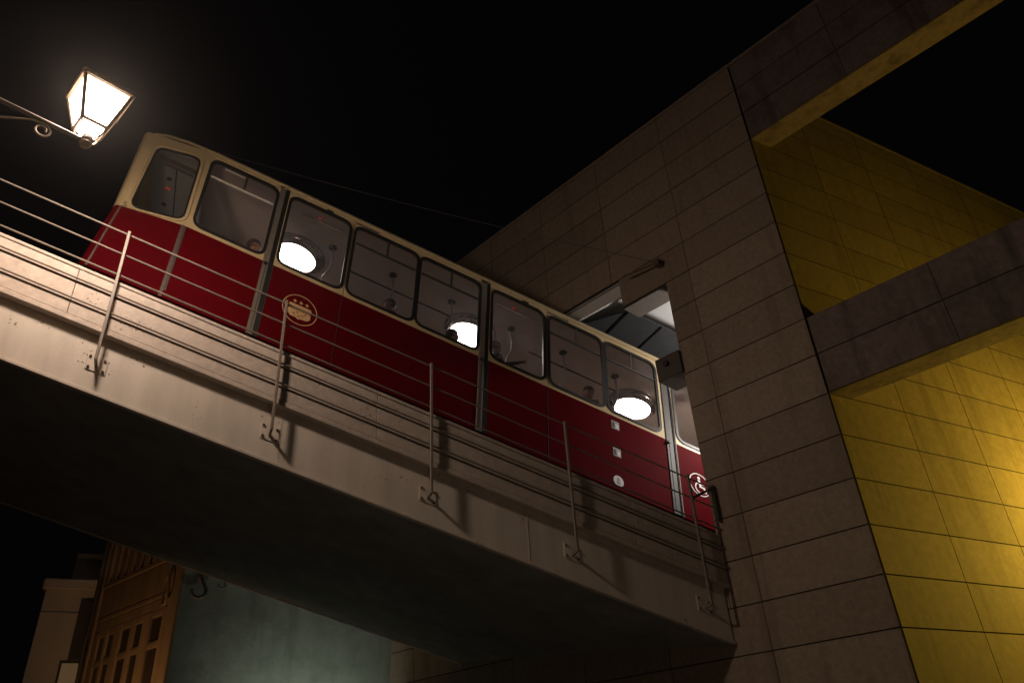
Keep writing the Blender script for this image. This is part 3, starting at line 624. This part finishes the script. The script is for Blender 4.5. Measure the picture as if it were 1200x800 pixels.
# ------------------------------------------------------------------ wall lantern on its scrolled arm
def wall_lantern(LP, az, label, watts):
    AX = V((math.sin(az), math.cos(az), 0)); AY = V((-AX.y, AX.x, 0))
    lan = thing('wall_lantern', LP, label, 'street lantern')
    def lf(x, y, z): return LP + AX * x + AY * y + Z * z
    r0, z0_, r1, z1_ = .1235, .222, .243, .712
    cs = ((-1, -1), (1, -1), (1, 1), (-1, 1))
    for (a, b), (c, d) in zip(cs, cs[1:] + cs[:1]):
        mb = MB(); e = .016
        mb.add([lf(a * (r0 - e), b * (r0 - e), z0_), lf(c * (r0 - e), d * (r0 - e), z0_), lf(c * (r1 - e), d * (r1 - e), z1_), lf(a * (r1 - e), b * (r1 - e), z1_)], [[0, 1, 2, 3]]); mb.build('pane', LPANE, lan)
        mb = MB(); mb.add([lf(a * .045, b * .045, .085), lf(c * .045, d * .045, .085), lf(c * (r0 - e), d * (r0 - e), z0_), lf(a * (r0 - e), b * (r0 - e), z0_)], [[0, 1, 2, 3]]); mb.build('lower_pane', LPANE, lan)
        mb = MB(); mb.tube([lf(a * r0, b * r0, z0_), lf(a * r1, b * r1, z1_)], .023, 6); mb.build('corner_bar', IRON, lan)
        mb = MB(); mb.tube([lf(a * r0, b * r0, z0_), lf(c * r0, d * r0, z0_)], .021, 6); mb.build('ring_bar', IRON, lan)
        mb = MB(); mb.tube([lf(a * r1, b * r1, z1_), lf(c * r1, d * r1, z1_)], .032, 6); mb.tube([lf(a * (r1 + .02), b * (r1 + .02), z1_ + .03), lf(c * (r1 + .02), d * (r1 + .02), z1_ + .03)], .018, 6); mb.build('rim_bar', IRON, lan)
        mb = MB(); mb.tube([lf(a * r0, b * r0, z0_), lf(a * .105, b * .105, .15), lf(a * .08, b * .08, .10), lf(a * .045, b * .045, .075)], .010, 6); mb.build('scroll_bar', IRON, lan)
    mb = MB(); mb.tube([lf(.045, -.03, .08), lf(.02, -.05, .13), lf(-.03, -.06, .19)], .009, 6); mb.tube([lf(.05, .0, .08), lf(.085, -.02, .11), lf(.11, -.06, .17)], .009, 6); mb.build('inner_scroll', IRON, lan)
    # rippled edges of old metal: small drops along the frame
    mb = MB(); a4 = [lf(c * r1, d * r1, z1_) for c, d in cs]
    mb.add(a4 + [lf(c * .10, d * .10, .80) for c, d in cs], [[0, 1, 5, 4], [1, 2, 6, 5], [2, 3, 7, 6], [3, 0, 4, 7], [4, 5, 6, 7]]); mb.lathe(lf(0, 0, .8), [(.07, 0), (.08, .02), (.03, .05), (.012, .07)], 12); mb.build('roof_cap', IRON, lan)
    mb = MB(); mb.lathe(lf(0, 0, -.05), [(.015, 0), (.045, .01), (.062, .045), (.05, .08), (.066, .10), (.045, .125), (.056, .135)], 16); mb.build('socket_cup', IRON, lan, smooth=True)
    mb = MB(); mb.tube([lf(-.02, 0, .03), lf(-1.62, 0, .03)], .025, 8); mb.build('arm', DARKIRON, lan, smooth=True)
    sp = [lf(-.50 + .0, .0, 0)]; pts = []
    for i in range(22):
        t = i / 21; an = math.radians(100 - 470 * t); r = .092 * (1 - t * .6); pts.append(lf(-.40 + r * math.cos(an) * .95, 0, -.095 + r * math.sin(an)))
    mb = MB(); mb.tube([lf(-1.62, 0, -.80), lf(-1.1, 0, -.42), lf(-.75, 0, -.17), lf(-.52, 0, -.03)] + pts, .012, 6); mb.build('scroll', IRON, lan, smooth=True)
    mb = MB(); mb.box(lf, (-1.66, -.05, -.9), (-1.62, .05, .15)); mb.build('wall_bracket', IRON, lan, bevel=.006)
    light('lantern_bulb', lf(0, 0, .65), watts, (1, .76, .585), .22, lan)
    return lf
lf = wall_lantern(V((-4.37, 5.56, 7.772)), math.radians(42), 'glowing four sided street lantern on a scrolled iron arm at the upper left', LANTERN_W)
hw = thing('street_house', lf(-1.66, 0, -7), 'plastered house wall that carries the lantern arm', 'house')
mb = MB(); mb.box(lf, (-2.2, -.5, -7), (-1.66, .35, 5)); mb.build('wall', PALE, hw)

# ------------------------------------------------------------------ overhead cable and its hook on the facade
ca = thing('overhead_cable', tr(0, 10.6, 11), 'thin dark cable strung over the car to a hook on the station wall', 'cable')
h0 = wl(.10, -.12, 9.56); p0 = cp(-1.62, 11.2, 10.6)
mb = MB(); mb.tube([p0.lerp(h0, i / 16) - Z * (.12 * math.sin(math.pi * i / 16)) for i in range(17)], .005, 5); mb.build('wire', CABLE, ca)
mb = MB(); mb.box(wl, (.05, -.16, 9.50), (.15, -.004, 9.62)); mb.build('hook', RUST, ca, bevel=.01)
mb = MB(); mb.tube([wl(.8, -.2, 9.62), h0], .02, 6); mb.build('insulator', RUST, ca)

# ------------------------------------------------------------------ house with green plaster and wooden front
CN0 = V((-6.648, 14.556, 0)); a_ = math.radians(-50); DW = V((math.sin(a_), math.cos(a_), 0)); NWD = V((-math.cos(a_), math.sin(a_), 0))
if NWD.y > 0: NWD = -NWD
def fl(u, d, z): return CN0 + DW * u + NWD * d + Z * z        # wooden front: along, proud, height
def gl(s, d, z): return CN0 + TH * s - N * d + Z * z          # plaster side
house = thing('corner_house', CN0, 'house with green plaster side and orange lit wooden front beneath the bridge', 'house')
mb = MB(); mb.box(gl, (0, -5, 0), (4.3, 0, 6.9)); mb.build('plaster_wall', PLASTER, house)
mb = MB(); mb.box(fl, (0.0, -5, 0), (3.75, -.02, 8)); mb.build('front_backing', WOOD, house)
for u0, u1, z0, z1, d, nm in ((-.02, .22, 0, 7.2, .05, 'corner_post'), (.22, .36, 0, 6.3, .03, 'side_moulding'), (.36, 3.72, 5.16, 5.36, .02, 'frieze'), (.36, 3.72, 5.37, 5.46, .028, 'cornice'),
                              (.36, 3.72, 5.47, 6.08, .018, 'fascia_board'), (.20, 3.72, 6.09, 6.19, .05, 'upper_cornice'), (3.62, 3.75, 0, 8, .06, 'end_post')):
    mb = MB(); mb.box(fl, (u0, -.018, z0), (u1, d, z1)); mb.build(nm, WOOD, house, bevel=.012)
for i in range(9):
    u = .45 + i * .37; mb = MB(); mb.box(fl, (u, -.018, 6.2), (u + .22, .05, 7.6)); mb.build('slat', WOOD, house, bevel=.01)
us = ((.53, 1.00), (1.34, 1.70), (1.86, 2.29), (2.60, 2.93), (3.05, 3.36))
mb = MB(); mb.box(fl, (.36, -.015, 0), (3.62, -.012, 5.155)); mb.build('dark_glass', DARKPANE, house)
edges = [.36] + [x for p in us for x in p] + [3.62]
for i in range(0, len(edges), 2):
    mb = MB(); mb.box(fl, (edges[i], -.010, 0), (edges[i + 1], .03, 5.155)); mb.build('stile', WOOD, house, bevel=.008)
for (l, r) in us:
    for zt, zb in ((5.04, 4.55), (4.46, 3.72), (3.63, 2.9)):
        mb = MB(); e = .022
        for (x0, x1, y0, y1) in ((l, l + e, zb, zt), (r - e, r, zb, zt), (l + e, r - e, zt - e, zt), (l + e, r - e, zb, zb + e)): mb.box(fl, (x0, -.011, y0), (x1, .012, y1))
        wn = mb.build('window', WOOD, house)
        mb = MB(); mb.add([fl(l, -.008, zb), fl(r, -.008, zb), fl(r, -.008, zt), fl(l, -.008, zt)], [[0, 1, 2, 3]]); mb.build('pane', DARKPANE, wn)
    for z0, z1 in ((5.042, 5.155), (4.462, 4.548), (3.632, 3.718)):
        mb = MB(); mb.box(fl, (l, -.011, z0), (r, .022, z1)); mb.build('rail', WOOD, house, bevel=.006)
# iron ring on the corner post, drain pipe
mb = MB(); mb.tube([fl(.40 + .10 * math.cos(t) , .10, 5.44 + .27 * math.sin(t)) for t in [math.radians(20 * i) for i in range(19)]], .022, 6); mb.build('iron_ring', WOOD, house, smooth=True)
mb = MB(); mb.tube([fl(3.80, .09, 0), fl(3.80, .09, 4.4), fl(3.78, .12, 4.9), fl(3.80, .09, 5.4), fl(3.80, .09, 8)], .045, 10); mb.build('drain_pipe', SHUTTER, house, smooth=True)
for (s0, z0, sc_) in ((.32, 5.34, 1.), (.72, 5.47, .5)):
    ho = thing('wall_hook', gl(s0, 0, z0), 'large forged iron hook on the green plaster wall' if sc_ == 1 else 'small iron hook on the green plaster under the bridge edge', 'hook')
    mb = MB(); mb.tube([gl(s0 + .02 * sc_, 0, z0 + .30 * sc_), gl(s0 + .02 * sc_, .12, z0 + .26 * sc_), gl(s0 + .07 * sc_, .14, z0 + .14 * sc_)] + [gl(s0 + .13 * sc_ * math.cos(t), .14, z0 + .13 * sc_ * math.sin(t)) for t in [math.radians(40 - 18 * i) for i in range(14)]], .034 * sc_, 8); mb.build('hook_bar', HOOKIRON, ho, smooth=True)
    mb = MB(); mb.lathe(gl(s0 + .03 * sc_, 0, z0 + .30 * sc_), [(.11 * sc_, 0), (.10 * sc_, .03), (.05 * sc_, .06)], 14, ax=-N); mb.build('rose', HOOKIRON, ho)
# lamps in the lane under the bridge
def small_lamp(name, loc, label, watts, col, out, aim, cone):
    t = thing(name, loc, label, 'lamp')
    mb = MB(); mb.lathe(loc, [(.09, 0), (.10, .03), (.06, .10), (.02, .12)], 14, ax=-out); mb.build('lamp_shade', IRON, t)
    mb = MB(); mb.tube([loc - out * .1, loc - out * .3 + Z * .1], .015, 6); mb.build('bracket', IRON, t)
    l = light('lamp_bulb', loc + out * .08, watts, col, .06, t, 'SPOT', spot_size=math.radians(cone), spot_blend=.9); l.rotation_euler = (aim - loc).to_track_quat('-Z', 'Y').to_euler(); return t
NG = N
small_lamp('lane_lamp', gl(2.4, 1.5, 1.9), 'small cool lamp low by the green plaster wall', GREEN_W, (.88, 1, .86), NG, gl(2.4, 0, 2.9), 115)
small_lamp('shop_lamp', fl(.5, 1.5, 2.0), 'small amber lamp low before the wooden front', SHOP_W, (1, .62, .31), -NWD, fl(1.0, 0, 3.6), 130)
bp_ = V((.2, 4.4, 1.15)); bo = thing('fill_lamp', V((.2, 4.4, 0)), 'added low warm fill lamp standing on the street before the bridge', 'fill lamp')  # added below the view to brighten soffit, girder and abutment
mb = MB(); mb.lathe(V((.2, 4.4, 0)), [(.10, 0), (.08, .03), (.06, .06), (.06, .95), (.075, .97), (.075, 1.0)], 16); mb.build('post', IRON, bo)
mb = MB(); mb.lathe(V((.2, 4.4, 0)), [(.02, 1.3), (.09, 1.29), (.02, 1.36)], 16); mb.build('cap', IRON, bo)
for q in range(3):
    c, d = .065 * math.cos(q * 2.1 + .4), .065 * math.sin(q * 2.1 + .4); mb = MB(); mb.tube([V((.2 + c, 4.4 + d, .98)), V((.2 + c, 4.4 + d, 1.3))], .006, 5); mb.build('cage_bar', IRON, bo)
light('fill_bulb', bp_, FILL_W, (1, .78, .58), .05, bo)
# ------------------------------------------------------------------ pale house behind
ph = thing('pale_house', tr(-1.9, 20, 0) * 1, 'pale rendered house with cornice far behind the wooden front', 'house')
def pw(s, n, z): return TH * s + N * n + Z * z
mb = MB(); mb.box(pw, (-2.45, 20, 0), (-.6, 25, 6.22)); mb.build('wall', PALE, ph)
mb = MB(); mb.box(pw, (-2.53, 19.9, 6.22), (-.6, 25, 6.46)); mb.build('cornice', PALE, ph, bevel=.03)
mb = MB(); mb.box(pw, (-2.449, 19.97, 5.68), (-.6, 19.998, 5.73)); mb.build('string_course', PALE, ph)
mb = MB(); mb.box(pw, (-2.05, 20.5, 6.46), (-.6, 25, 7.2)); mb.build('attic', DARKHOUSE, ph)
mb = MB(); mb.box(pw, (-1.70, 19.93, 4.75), (-1.42, 19.99, 6.0)); mb.build('shutter', SHUTTER, ph)
LITPANEL = emit('lit panel', (1, .72, .40), .035)  # pale lit box on the wall, its brightness given as emission
mb = MB(); mb.box(pw, (-1.84, 19.96, 3.2), (-1.40, 19.998, 4.72)); fr_ = mb.build('window', SHUTTER, ph)
mb = MB(); mb.box(pw, (-1.79, 19.94, 3.2), (-1.45, 19.958, 4.67)); mb.build('lit_panel', LITPANEL, fr_)
# dark house up the hill behind the railing
dh = thing('hill_house', pw(-9, 26, 0), 'almost black house block up the hill behind the railing', 'house')
mb = MB(); mb.box(pw, (-12, 26, 0), (-6.6, 32, 19)); mb.build('wall', DARKHOUSE, dh)
mb = MB(); mb.box(pw, (-12.2, 25.8, 19), (-6.4, 32, 19.3)); mb.build('eaves', DARKHOUSE, dh)
# ------------------------------------------------------------------ sodium floodlight on the side wall (just out of view)
fp = yl(5.5, -1.6, 4.5)
fd = thing('floodlight', fp, 'yellow sodium floodlight on a bracket from the side wall', 'floodlight')
mb = MB(); mb.tube([yl(5.95, 0, 4.7), yl(5.95, -1.94, 4.7), yl(5.64, -1.94, 4.7)], .025, 8); mb.build('bracket', IRON, fd)
mb = MB(); mb.box(yl, (5.36, -2.0, 4.3), (5.66, -1.84, 4.88)); mb.build('housing', DARKMETAL, fd, bevel=.02)
light('sodium_bulb', fp, SODIUM_W, (1, .645, .075), .10, fd)

# ------------------------------------------------------------------ thin added mist standing in for lens glare round the lantern
mb = MB(); mb.box(ident, (-95, -95, -1), (95, 95, 24))
hz = mb.build('lantern_halo', DARKSIGN); hz.data.materials.clear(); hz['kind'] = 'stuff'; hz['label'] = 'added lens-glare mist'
hm = bpy.data.materials.new('halo volume'); hm.use_nodes = True; nt = hm.node_tree; nt.nodes.remove(nt.nodes['Principled BSDF'])
pv = nt.nodes.new('ShaderNodeVolumePrincipled'); pv.inputs['Color'].default_value = (.9, .88, .86, 1); pv.inputs['Density'].default_value = .0005; pv.inputs['Anisotropy'].default_value = .9
nt.links.new(pv.outputs[0], nt.nodes['Material Output'].inputs['Volume']); hz.data.materials.append(hm)
